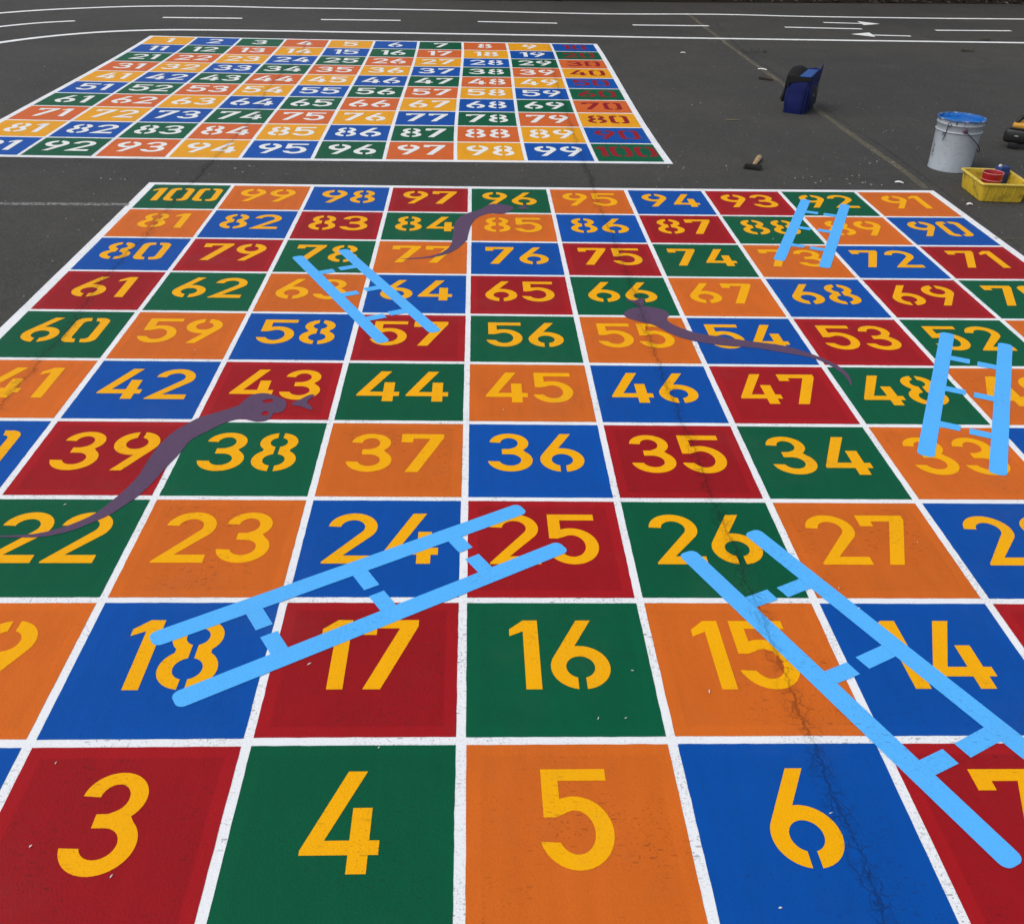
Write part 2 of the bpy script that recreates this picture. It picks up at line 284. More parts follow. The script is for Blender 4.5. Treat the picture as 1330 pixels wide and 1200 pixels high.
def plain(name, col, rough=.5, spec=.4, dirt=0., dirtcol=(.03, .025, .02, 1), scale=18., metal=0., bump=0., bscale=200.):
    m = bpy.data.materials.new(name); m.use_nodes = True; b = NB(m.node_tree); bs = m.node_tree.nodes['Principled BSDF']
    pos = b.n('ShaderNodeTexCoord').outputs['Object']
    v = b.math('MULTIPLY_ADD', b.noise(pos, scale*.5, 4., .6), .3, .85)
    c = b.mix(1., col, v, 'MULTIPLY')
    if dirt:
        d = b.step(b.noise(pos, scale, 5., .7), .5, .68)
        c = b.mix(b.math('MULTIPLY', d, dirt), c, dirtcol)
    b.put(bs.inputs['Base Color'], c); b.put(bs.inputs['Roughness'], b.math('MULTIPLY_ADD', b.noise(pos, scale*2, 3.), .25, rough-.12))
    bs.inputs['Specular IOR Level'].default_value = spec; bs.inputs['Metallic'].default_value = metal
    if bump:
        bp = b.n('ShaderNodeBump'); bp.inputs['Strength'].default_value = bump; bp.inputs['Distance'].default_value = .002
        b.put(bp.inputs['Height'], b.noise(pos, bscale, 3.)); b.put(bs.inputs['Normal'], bp.outputs[0])
    return m

def asphalt():
    m = bpy.data.materials.new("asphalt"); m.use_nodes = True; b = NB(m.node_tree); bs = m.node_tree.nodes['Principled BSDF']
    gd = b.n('ShaderNodeGroup'); gd.node_tree = GD
    pos = b.n('ShaderNodeNewGeometry').outputs['Position']
    big = b.noise(pos, .45, 4., .6); mid = b.noise(pos, 2.6, 5., .7)
    c = b.mix(b.step(big, .3, .7), (.044, .043, .041, 1), (.060, .058, .053, 1))
    c = b.mix(1., c, b.math('MULTIPLY_ADD', mid, .5, .75), 'MULTIPLY')
    sm = b.noise(b.mapv(pos, .5, (1, 3, 1)), 14., 4., .75)
    c = b.mix(1., c, b.math('MULTIPLY_ADD', sm, .5, .75), 'MULTIPLY')
    st = b.vor(pos, 170.); sc = b.sep(st.outputs['Color'])[0]
    c = b.mix(b.math('MULTIPLY', b.step(sc, .55, 1.), .35), c, (.11, .105, .10, 1))
    c = b.mix(b.math('MULTIPLY', b.step(sc, .0, .25, 1., 0.), .4), c, (.012, .012, .012, 1))
    # dust and scuffs
    du = b.math('MULTIPLY', b.step(b.noise(pos, 1.1, 6., .75), .56, .72), b.step(b.noise(pos, 70., 2., .7), .45, .7))
    c = b.mix(b.math('MULTIPLY', du, .45), c, (.17, .165, .15, 1))
    c = b.mix(b.math('MULTIPLY', b.step(b.noise(pos, .9, 5., .65), .60, .74), .45), c, (.022, .021, .020, 1))   # old oil and damp stains
    # sparse pale flecks of grit and old paint
    for scale, thr, keep in ((7., .035, .72), (26., .06, .93)):
        f = b.vor(pos, scale); fc = b.sep(f.outputs['Color'])[1]
        fl = b.math('MULTIPLY', b.step(f.outputs['Distance'], thr*.5, thr, 1., 0.), b.math('GREATER_THAN', fc, keep))
        c = b.mix(b.math('MULTIPLY', fl, .8), c, (.42, .42, .40, 1))
    c = b.mix(b.math('MULTIPLY', gd.outputs['Crack'], .7), c, (.012, .012, .011, 1))
    b.put(bs.inputs['Base Color'], c); bs.inputs['Roughness'].default_value = .82; bs.inputs['Specular IOR Level'].default_value = .25
    bp = b.n('ShaderNodeBump'); bp.inputs['Strength'].default_value = .7; bp.inputs['Distance'].default_value = .002
    b.put(bp.inputs['Height'], gd.outputs['Height']); b.put(bs.inputs['Normal'], bp.outputs[0])
    return m
def faded(name, col, amount):
    """an old line worn down to the tarmac: see-through where the paint is gone"""
    m = bpy.data.materials.new(name); m.use_nodes = True; b = NB(m.node_tree); bs = m.node_tree.nodes['Principled BSDF']
    pos = b.n('ShaderNodeNewGeometry').outputs['Position']
    bs.inputs['Base Color'].default_value = col; bs.inputs['Roughness'].default_value = .8; bs.inputs['Specular IOR Level'].default_value = .2
    a = b.math('MULTIPLY', b.step(b.noise(pos, 40., 4., .75), .3, .62), b.math('MULTIPLY_ADD', b.noise(pos, 3., 3.), 1.0, .2), clamp=True)
    b.put(bs.inputs['Alpha'], b.math('MULTIPLY', a, amount, clamp=True))
    return m

PAL = dict(orange=srgb(207, 102, 31), blue=srgb(0, 76, 162), red=srgb(158, 20, 28), green=srgb(0, 87, 58), yellow=srgb(243, 172, 0), white=(.83, .85, .88, 1))
M = dict(
    orange=paint("orange_paint", PAL['orange'], border=.05, pit=.5), blue=paint("blue_paint", PAL['blue'], border=.03, pit=.3),
    red=paint("red_paint", PAL['red'], border=.16, pit=.6), green=paint("green_paint", PAL['green'], border=.04, pit=.35),
    numeral=paint("yellow_number_paint", PAL['yellow'], pit=.35, vary=.10), white=paint("white_line_paint", PAL['white'], pit=.8, wear=.75, vary=.06, crack=.35),
    far_orange=paint("far_orange_paint", srgb(206, 98, 42), pit=.4), far_yellow=paint("far_yellow_paint", srgb(228, 158, 22), pit=.4),
    far_white=paint("white_number_paint", (.80, .81, .80, 1), pit=.3, vary=.06), far_red=paint("red_number_paint", srgb(142, 24, 34), pit=.3),
    road_white=paint("road_line_paint", (.86, .87, .87, 1), pit=.3, wear=.15),
    ladder=paint("light_blue_paint", (.095, .46, .98, 1), pit=.30, vary=.06, crack=.35), snake=paint("purple_paint", srgb(92, 70, 98), pit=.35, vary=.12, crack=.5),
)
rnd = random.Random(7)

# ---------------------------------------------------------------- the ground
def ground():
    V = [(-1500, -1500, 0), (1500, -1500, 0), (1500, 1500, 0), (-1500, 1500, 0)]
    tag(from_py('playground', V, [[0, 1, 2, 3]], asphalt()), 'dark grey tarmac playground', kind='structure')
ground()

# ---------------------------------------------------------------- digits (height 1)
def arc(cx, cy, rx, ry, a0, a1, n=20):
    return [(cx+rx*math.cos(math.radians(a0+(a1-a0)*i/n)), cy+ry*math.sin(math.radians(a0+(a1-a0)*i/n))) for i in range(n+1)]
def digits():
    G = {}
    G['1'] = (.305, [[(0, .757), (.145, .83), (.145, 0), (.305, 0), (.305, 1), (.15, 1), (0, .86)]])
    six = arc(.305, .305, .305, .305, -82, 97)+[(.47, 1), (.315, 1)]+arc(.305, .305, .305, .305, 150, 262, 14)+arc(.305, .305, .148, .152, 254, -74, 26)
    G['6'] = (.61, [six])
    G['9'] = (.61, [[(.61-x, 1-y) for x, y in six]])
    L = [(.262, 0), (.16, 0)]+arc(.16, .16, .16, .16, 265, 185, 6)+[(0, .20), (0, .80)]+arc(.16, .84, .16, .16, 175, 95, 6)+[(.16, 1), (.235, 1), (.262, .865), (.215, .865)]+arc(.225, .78, .075, .085, 100, 180, 4)+[(.15, .22)]+arc(.225, .22, .075, .085, 180, 260, 4)+[(.215, .135), (.235, .135)]
    G['0'] = (.58, [L, [(.58-x, 1-y) for x, y in L]])
    H = arc(.3, .285, .3, .285, 262.5, 128, 12)+arc(.3, .745, .262, .255, 226, 99, 12)+arc(.3, .745, .12, .125, 108, 255, 10)+arc(.3, .285, .15, .15, 102, 256, 10)
    G['8'] = (.60, [H, [(.60-x, y) for x, y in H]])
    G['3'] = (.61, [arc(.295, .74, .275, .26, 176, -46, 26)+arc(.3, .292, .31, .292, 44, -173, 28)+[(.165, .25)]+arc(.3, .292, .152, .148, -162, 90, 18)+[(.19, .44), (.19, .575), (.29, .578)]+arc(.295, .735, .125, .142, -70, 176, 16)])
    G['2'] = (.60, [arc(.3, .705, .3, .295, 176, -32, 24)+[(.235, .15), (.60, .15), (.60, 0), (0, 0), (0, .03)]+arc(.3, .705, .148, .152, -34, 176, 18)])
    G['4'] = (.65, [[(0, .17), (0, .215), (.32, 1), (.49, 1), (.19, .305), (.40, .305), (.40, .62), (.565, .62), (.565, .305), (.65, .305), (.65, .17), (.565, .17), (.565, 0), (.40, 0), (.40, .17)]])
    G['5'] = (.61, [[(.02, 1), (.02, .50), (.125, .50)]+arc(.29, .355, .162, .212, 122, -152, 24)+[(0, .265)]+arc(.29, .355, .32, .355, -164, 112, 30)+[(.168, .875), (.60, .875), (.60, 1)]])
    G['7'] = (.60, [[(0, 1), (0, .77), (.165, .77), (.165, .87), (.405, .87), (.09, 0), (.265, 0), (.60, .90), (.60, 1)]])
    return G
DG = digits()

def terms(x, y, deg):
    x = x/10-.5; y = y/10-.5
    return [x**i*y**j for i in range(deg+1) for j in range(deg+1-i)]
def board(root, W, deg, line, edge, cell, numcol, base, high, z0):
    def pt(x, y):
        T = terms(x, y, deg); return (sum(t*w[0] for t, w in zip(T, W)), sum(t*w[1] for t, w in zip(T, W)))
    h = line/2
    n = 60; a, b = h-edge, 10-h+edge
    ring = [pt(a+(b-a)*i/n, a) for i in range(n)]+[pt(b, a+(b-a)*i/n) for i in range(n)]+[pt(b-(b-a)*i/n, b) for i in range(n)]+[pt(a, b-(b-a)*i/n) for i in range(n)]
    ring = [(x+rnd.uniform(-.0008, .0008), y+rnd.uniform(-.0008, .0008)) for x, y in ring]
    V, Fc = flat([[ring]], z0)
    from_py('border_lines', V, Fc, M['white'], root)
    for r in range(10):
        for c in range(10):
            num, colname, mat, lab = cell(c, r)
            k = 18; L = []; uvs = []
            jx = [rnd.uniform(-.002, .002) for _ in range(4)]
            x0, x1, y0, y1 = c+h+jx[0], c+1-h+jx[1], r+h+jx[2], r+1-h+jx[3]
            for (ux, uy, dx, dy) in ((0, 0, 1, 0), (1, 0, 0, 1), (1, 1, -1, 0), (0, 1, 0, -1)):
                for i in range(k):
                    u, v = ux+dx*i/k, uy+dy*i/k
                    e = rnd.gauss(0, .0007) if i else 0
                    L.append(pt(x0+(x1-x0)*u+e*abs(dy), y0+(y1-y0)*v+e*abs(dx))); uvs.append((u, v))
            V, Fc = flat([[L]], z0+.0006)
            o = from_py('square', V, Fc, mat, root); o['label'] = lab
            uvl = o.data.uv_layers.new(name='UVMap')
            for lp in o.data.loops: uvl.data[lp.index].uv = uvs[lp.vertex_index]
            s = str(num); gap = .105*high
            tot = sum(DG[d][0] for d in s)*high+gap*(len(s)-1); x = c+.5-tot/2+rnd.uniform(-.012, .012)
            if len(s) == 3: x = c+.5-tot/2
            yb = r+base+rnd.uniform(-.008, .008); P = []
            for d in s:
                w, polys = DG[d]
                for q in polys: P.append([[pt(x+px*high, yb+py*high) for px, py in q]])
                x += w*high+gap
            V, Fc = flat(P, z0+.0012)
            from_py('number', V, Fc, numcol(c, r), o)

near = tag(empty('game_board', (0, 0, 0)), 'big painted snakes and ladders board of orange, blue, red and green squares with yellow numbers', 'game board')
SEQ = ['orange', 'blue', 'red', 'green']
def near_cell(c, r):
    col = SEQ[(c-r) % 4]; num = r*10+(c+1 if r % 2 == 0 else 10-c)
    return num, col, M[col], f'{col} square painted with a yellow {num}'
board(near, NEAR, 3, .047, .095, near_cell, lambda c, r: M['numeral'], .325, .507, .0006)
far = tag(empty('number_grid', (FAR[0][0], FAR[0][1], 0)), 'painted hundred grid beyond the board, white numbers, one column of red numbers', 'number grid')
far.location = (0, 0, 0)
SEQ2 = ['yellow', 'blue', 'green', 'orange']
MF = dict(yellow=M['far_yellow'], blue=M['blue'], green=M['green'], orange=M['far_orange'])
def far_cell(c, r):
    row = 9-r; col = SEQ2[(c+row) % 4]; num = row*10+c+1
    return num, col, MF[col], f'{col} square painted with a {"red" if c == 9 else "white"} {num}'
board(far, FAR, 3, .055, .10, far_cell, lambda c, r: M['far_red'] if c == 9 else M['far_white'], .27, .53, .0006)

# ---------------------------------------------------------------- ladders and snakes painted on the board
def ladders():
    labs = ['light blue painted ladder slanting from square 18 up to square 25', 'light blue painted ladder slanting from square 26 down to square 7',
            'light blue painted ladder joining squares 57 and 78', 'light blue painted ladder joining squares 73 and 92', 'light blue painted ladder joining squares 33 and 52']
    Z = .0024
    for L, lab in zip(LADDERS, labs):
        r0 = [Vector(p) for p in L['rails'][0]]; r1 = [Vector(p) for p in L['rails'][1]]
        d0 = (r0[1]-r0[0]).normalized(); d1 = (r1[1]-r1[0]).normalized(); d = ((d0+d1)/2).normalized()
        if 'slanting from square 26' in lab: r1[1] = r1[0]+d1*(r0[1]-r0[0]).length
        c = (r0[0]+r0[1]+r1[0]+r1[1])/4
        root = tag(empty('painted_ladder', (c.x, c.y, Z)), lab, 'ladder', 'ladders painted on the game board')
        wr = .054
        for k, (a, b) in enumerate((r0, r1)):
            dd = (b-a).normalized(); n = Vector((-dd.y, dd.x)); a, b = a-c, b-c
            R = wr/2; rc = .019; P = []
            for (o, sgn) in ((a, -1), (b, 1)):        # softly rounded ends
                e = o
                for t in range(7):
                    an = math.radians(90*t/6)
                    P.append(e+dd*sgn*(-rc+rc*math.sin(an))+n*(-sgn)*(-(R-rc)-rc*math.cos(an)) if False else e+dd*sgn*(rc*math.sin(an)-rc)+n*sgn*(-(R-rc)-rc*math.cos(an)))
                for t in range(7):
                    an = math.radians(90-90*t/6)
                    P.append(e+dd*sgn*(rc*math.sin(an)-rc)+n*sgn*((R-rc)+rc*math.cos(an)))
            V, Fc = flat([[[(p.x, p.y) for p in P]]], 0)
            from_py('rail', V, Fc, M['ladder'], root)
            for e in L['ends'][k]:
                e = Vector(e)-c; t = (e-a).dot(dd); foot = a+dd*t; v = e-foot
                vv = v.normalized(); foot = foot+vv*(R+.0002); hw = .0215
                q = [foot-dd*hw, e-dd*hw, e+dd*hw, foot+dd*hw]
                V, Fc = flat([[[(p.x, p.y) for p in q]]], 0)
                from_py('rung', V, Fc, M['ladder'], root)
ladders()
def smooth_loop(P, it=2):
    for _ in range(it):
        Q = []
        for i in range(len(P)):
            a, b = P[i], P[(i+1) % len(P)]
            Q += [(a[0]*.75+b[0]*.25, a[1]*.75+b[1]*.25), (a[0]*.25+b[0]*.75, a[1]*.25+b[1]*.75)]
        P = Q
    return P
def snakes():
    labs = ['purple painted snake stretching from square 43 down to square 22', 'purple painted snake bending from square 96 down to square 77', 'purple painted snake stretching from square 66 across square 54']
    for S, lab in zip(SNAKES, labs):
        B = S['body']; c = (sum(p[0] for p in B)/len(B), sum(p[1] for p in B)/len(B))
        root = tag(empty('painted_snake', (c[0], c[1], .0024)), lab, 'snake', 'snakes painted on the game board')
        loc = lambda P: [(p[0]-c[0], p[1]-c[1]) for p in P]
        V, Fc = flat([[smooth_loop(loc(B), 1)]+[smooth_loop(loc(e), 2) for e in S['eyes']]], 0)
        from_py('body', V, Fc, M['snake'], root)
        V, Fc = flat([[smooth_loop(loc(S['tongue']), 1)]], .0003)
        from_py('tongue', V, Fc, M['snake'], root)
snakes()

# ---------------------------------------------------------------- cycle track and old lines
def track():
    V, Fc = ribbon(ROAD_HI, .085, .0015, .003, rnd, 8)
    tag(from_py('track_line', V, Fc, M['road_white']), 'long white edge line of the painted track, farther one', 'line', 'edge lines of the painted track')
    V, Fc = ribbon(ROAD_LO, .085, .0015, .003, rnd, 8)
    tag(from_py('track_line', V, Fc, M['road_white']), 'long white edge line of the painted track, nearer one beside the hundred grid', 'line', 'edge lines of the painted track')
    labs = ['white centre dash in the bend at the left edge', 'white centre dash above squares 1 and 2 of the hundred grid', 'white centre dash above squares 4 to 6 of the hundred grid',
            'white centre dash above squares 8 and 9 of the hundred grid', 'white centre dash touching the faded yellow line', 'white centre dash between the two track arrows', 'white centre dash right of both track arrows']
    for P, lab in zip(DASHES, labs):
        V, Fc = ribbon(P, .07, .0015, .002, rnd, 4 if len(P) > 2 else 1)
        tag(from_py('lane_dash', V, Fc, M['road_white']), lab, 'line', 'dashes along the track centre')
    for A, lab in zip(ARROWS, ('white painted arrow pointing right on the far lane of the track', 'white painted arrow pointing left on the near lane of the track')):
        root = tag(empty('lane_arrow', (A['shaft'][0][0], A['shaft'][0][1], 0)), lab, 'arrow', 'arrows on the painted track')
        o = root.location
        V, Fc = ribbon([(p[0]-o.x, p[1]-o.y) for p in A['shaft']], .065, .0015)
        from_py('shaft', V, Fc, M['road_white'], root)
        V, Fc = flat([[[(p[0]-o.x, p[1]-o.y) for p in A['head']]]], .0025)
        from_py('head', V, Fc, M['road_white'], root)
    V, Fc = ribbon(YELLOW, .05, .001, .004, rnd, 16)
    tag(from_py('faded_line', V, Fc, faded("worn_yellow_paint", (.21, .19, .135, 1), .95)), 'old worn yellow line running diagonally behind the blue bag', 'line')
    V, Fc = ribbon(FADED, .045, .001, .004, rnd, 16)
    tag(from_py('faded_line', V, Fc, faded("worn_white_paint", (.30, .30, .29, 1), 1.0)), 'old worn white line meeting the left edge of the game board', 'line')
    V, Fc = ribbon(FADED2, .03, .001, .003, rnd, 8)
    tag(from_py('faded_line', V, Fc, faded("worn_tan_paint", (.16, .14, .10, 1), .7)), 'short worn tan line at the right side of the game board', 'line')
track()

# ---------------------------------------------------------------- pail of blue paint
def pail():
    m_w = plain("white_enamel", (.34, .38, .42, 1), rough=.38, spec=.5, dirt=.35, dirtcol=(.16, .17, .18, 1), scale=30)
    m_b = plain("wet_blue_paint", (.008, .13, .46, 1), rough=.28, spec=.5, dirt=.7, dirtcol=(.04, .30, .75, 1), scale=14, bump=.5, bscale=40)
    m_rb = plain("blue_smeared_rim", (.012, .09, .28, 1), rough=.4, dirt=.9, dirtcol=(.55, .60, .66, 1), scale=22)
    m_k = plain("dark_wire", (.02, .02, .022, 1), rough=.4, metal=.6)
    m_ear = plain("plum_handle_ear", (.12, .06, .10, 1), rough=.5)
    x, y = MISC['pail'][0]
    root = tag(empty('paint_pail', (x, y, 0)), 'tall white metal pail full of blue paint behind the yellow tub', 'pail')
    H = PAIL_H; rb, rt = .126, .136
    R = lambda z: rb+(rt-rb)*z/H
    bm = bmesh.new()
    prof = [(0, .004), (rb-.006, .004), (rb-.002, 0), (rb+.002, .002), (rb+.002, .009), (R(.012), .012), (R(.7*H), .70*H)]
    for z, dr in ((.745, 0), (.755, .005), (.765, .0065), (.775, .005), (.785, 0), (.88, .0), (.893, .005), (.905, .0065), (.917, .004), (.93, .002), (.955, .003)):
        prof.append((R(z*H)+dr, z*H))
    prof += [(R(H)+.002, H-.004), (R(H)-.003, H-.004), (R(.9*H)-.004, .9*H)]
    lathe(bm, prof, 64); from_bm('bucket', bm, m_w, root, angle=50)
    bm = bmesh.new()                                   # rolled, paint-smeared rim
    ring = [(R(H)+.004+.0055*math.cos(a), H-.002+.005*math.sin(a)) for a in [2*math.pi*k/8 for k in range(9)]]
    lathe(bm, ring, 64); from_bm('rim', bm, m_rb, root)
    bm = bmesh.new()                                   # inner wall coated with paint, then the surface
    lathe(bm, [(R(H)-.0035, H-.002), (R(H)-.006, H-.012), (R(H)-.007, H-.028)], 64)
    lathe(bm, [(R(H)-.0072, H-.026), (.10, H-.024), (.06, H-.027), (0, H-.025)], 64)
    from_bm('paint', bm, m_b, root)
    cam = Vector((CAM['loc'][0]-x, CAM['loc'][1]-y)); a0 = math.atan2(cam.y, cam.x)
    right = a0+math.radians(17)
    for s in (0, math.pi):
        a = right+s; bm = bmesh.new(); z = .825*H; r = R(z)
        n = Vector((math.cos(a), math.sin(a), 0)); u = Vector((-math.sin(a), math.cos(a), 0))
        pts = [n*(r-.001+t)+Vector((0, 0, z)) for t in (0, .004, .009, .011)]
        tube(bm, pts, [.016, .016, .012, .004], 16); from_bm('ear', bm, m_ear, root)
    # wire bail hanging down round the right-hand side
    bm = bmesh.new(); z0 = .825*H; r = rt+.014; pts = []
    for k in range(25):
        t = k/24; a = right+math.pi*t
        pts.append(Vector((math.cos(a)*r, math.sin(a)*r, z0-.150*(1-abs(2*t-1)**1.25))))
    tube(bm, pts, .0026, 6); from_bm('bail', bm, m_k, root)
    # dribbles of blue-black paint and a stained stamp on the left
    bm = bmesh.new()
    aL = a0-math.radians(27)
    for (da, z1, z2, w) in ((0, .95, .60, .0028), (.14, .93, .86, .003), (-.11, .755, .70, .003)):
        pts = [Vector((math.cos(aL+da-.05*t-(.12*max(0, t-.5)))*(R(0)+.0075), math.sin(aL+da-.05*t-(.12*max(0, t-.5)))*(R(0)+.0075), H*(z1+(z2-z1)*t))) for t in [i/8 for i in range(9)]]
        pts = [Vector((p.x*(R(p.z)+.0075)/(R(0)+.0075), p.y*(R(p.z)+.0075)/(R(0)+.0075), p.z)) for p in pts]
        tube(bm, pts, [w*(1-.5*abs(t/8-.4)) for t in range(9)], 6)
    from_bm('paint_dribble', bm, plain("dried_navy_paint", (.02, .025, .045, 1), rough=.5), root)
    rd = random.Random(9)             # runs of blue paint below the rim
    for k in range(15):
        a = a0+rd.uniform(-1.7, 1.7); L = rd.choice((.006, .009, .012, .016, .026)); w = rd.uniform(.0016, .0034)
        pts = []
        for i in range(6):
            z = H-.006-L*i/5; rr = R(z)+(.0085 if i < 2 else .0052); pts.append(Vector((math.cos(a)*rr, math.sin(a)*rr, z)))
        bm = bmesh.new(); tube(bm, pts, [w*.8, w, w*.8, w*.7, w*.9, w*.4], 6); from_bm('paint_run', bm, m_rb, root)
    bm = bmesh.new(); aS = a0-math.radians(66); st = random.Random(3)
    for (da, z, w, h) in ((-.03, .52, .06, .035), (.06, .47, .05, .05), (-.05, .43, .05, .02), (.0, .36, .10, .10), (.02, .26, .07, .03)):
        for k in range(2):
            a = aS+da+st.uniform(-.03, .03); zz = z*H+st.uniform(-.003, .003)
            vs = []
            for (u, v) in ((-1, -1), (0, -1.2), (1, -1), (1, 1), (0, .9), (-1, 1)):
                rr = R(zz)+.0016+.0006*k; vs.append(bm.verts.new((math.cos(a+u*w)*rr, math.sin(a+u*w)*rr, zz+v*h*H*.45)))
            bm.faces.new(vs); w *= .55
    from_bm('worn_stamp', bm, plain("worn_print", (.17, .17, .21, 1), rough=.6, dirt=.8, dirtcol=(.40, .42, .46, 1), scale=90), root, smooth=False)
pail()

# ---------------------------------------------------------------- yellow tub and what it holds
def tub():
    m_y = plain("yellow_plastic", (.62, .43, .035, 1), rough=.45, spec=.4, dirt=.65, dirtcol=(.16, .10, .02, 1), scale=14)
    fl, bl = Vector(MISC['tub'][1]), Vector(MISC['tub'][0])
    W, D, H, T = .262, .315, .108, .006
    yd = (bl-fl).normalized(); rz = math.atan2(yd.y, yd.x)-math.pi/2
    root = tag(empty('tub', (fl.x, fl.y, 0), rz), 'grubby yellow plastic tub standing in front of the white pail', 'tub')
    f = lambda z: .016*(1-z/H)                          # walls lean out a little
    bm = bmesh.new()
    def ring(i, z):
        o = f(z)+i; x0, y0, x1, y1 = o-.008, o-.008, W-o, D-o; r = .018
        P = []
        for (cx, cy, a) in ((x1-r, y0+r, -90), (x1-r, y1-r, 0), (x0+r, y1-r, 90), (x0+r, y0+r, 180)):
            P += [bm.verts.new((cx+r*math.cos(math.radians(a+k*30)), cy+r*math.sin(math.radians(a+k*30)), z)) for k in range(4)]
        return P
    def bridge(a, b):
        for k in range(len(a)): bm.faces.new((a[k], a[(k+1) % len(a)], b[(k+1) % len(a)], b[k]))
    r1, r2, r3, r4, r5, r6 = ring(.004, 0), ring(0, .004), ring(0, H-.001), ring(T, H-.001), ring(T, .009), ring(T+.004, .006)
    bm.faces.new(r1[::-1])
    for a, b in zip((r1, r2, r3, r4, r5), (r2, r3, r4, r5, r6)): bridge(a, b)
    bm.faces.new(r6)
    for k in range(5):                                  # vertical ribs on every side
        for side in range(4):
            t = (k+.5)/5
            L = W if side % 2 == 0 else D
            p = {0: (L*t, -.010), 1: (W+.002, L*t), 2: (L*t, D+.002), 3: (-.010, L*t)}[side]
            ins = .008
            if side == 0: rot = Matrix.Rotation(math.atan(ins*2/H), 3, 'X'); c = (p[0], p[1]+ins+.0015, H*.48); s = (.007, .005, H*.86)
            elif side == 2: rot = Matrix.Rotation(-math.atan(ins*2/H), 3, 'X'); c = (p[0], p[1]-ins-.0015, H*.48); s = (.007, .005, H*.86)
            elif side == 1: rot = Matrix.Rotation(math.atan(ins*2/H), 3, 'Y'); c = (p[0]-ins-.0015, p[1], H*.48); s = (.005, .007, H*.86)
            else: rot = Matrix.Rotation(-math.atan(ins*2/H), 3, 'Y'); c = (p[0]+ins+.0015, p[1], H*.48); s = (.005, .007, H*.86)
            box(bm, c, s, rot, .0015, 1)
    from_bm('shell', bm, m_y, root, angle=40)
    bm = bmesh.new()                                    # turned-over lip
    def lip(o, z): 
        x0, y0, x1, y1 = o-.008, o-.008, W-o, D-o; r = .02; P = []
        for (cx, cy, a) in ((x1-r, y0+r, -90), (x1-r, y1-r, 0), (x0+r, y1-r, 90), (x0+r, y0+r, 180)):
            P += [bm.verts.new((cx+r*math.cos(math.radians(a+k*30)), cy+r*math.sin(math.radians(a+k*30)), z)) for k in range(4)]
        return P
    rs = [lip(-.008, H-.008), lip(-.0095, H-.003), lip(-.007, H+.002), lip(T-.001, H+.002), lip(T+.001, H-.002)]
    for a, b in zip(rs, rs[1:]): bridge(a, b)
    from_bm('lip', bm, plain("yellow_plastic_lip", (.70, .52, .08, 1), rough=.4, dirt=.5, dirtcol=(.22, .15, .05, 1), scale=25), root)
    Mx = Matrix.Translation((fl.x, fl.y, 0)) @ Matrix.Rotation(rz, 4, 'Z')
    m_r = plain("red_plastic", (.36, .010, .018, 1), rough=.35, spec=.5, dirt=.15)
    m_l = plain("cup_lip_pale", (.55, .22, .22, 1), rough=.4)
    p = Mx @ Vector((.112, .165, .006))
    cup = tag(empty('red_cup', p), 'red plastic cup stack with pale lips lying in the yellow tub', 'cup')
    bm = bmesh.new()
    lathe(bm, [(0, .0), (.040, 0), (.042, .003), (.054, .080), (.057, .081), (.057, .086), (.0545, .086), (.058, .122), (.0555, .122), (.045, .06), (0, .058)], 40)
    from_bm('wall', bm, m_r, cup, angle=40)
    bm = bmesh.new()
    for (rr, z) in ((.0585, .1225), (.0575, .0845)):
        lathe(bm, [(rr-.0015+.0022*math.cos(a), z+.0022*math.sin(a)) for a in [2*math.pi*k/6 for k in range(7)]], 40)
    from_bm('lip', bm, m_l, cup)
    p = Mx @ Vector((.203, .258, .007))
    bx = tag(empty('blue_bottle', p, rz+.35), 'dark blue oblong container with white cap corner, poking out of the yellow tub', 'container')
    bm = bmesh.new(); box(bm, (0, 0, .0675), (.075, .05, .135), None, .008, 3); from_bm('container_wall', bm, plain("navy_plastic", (.012, .035, .17, 1), rough=.4, dirt=.2), bx)
    bm = bmesh.new(); tube(bm, [(-.024, 0, .134), (-.024, 0, .143), (-.024, 0, .146)], [.010, .010, .006], 12); from_bm('cap', bm, plain("white_cap", (.6, .6, .6, 1)), bx)
    return
tub()

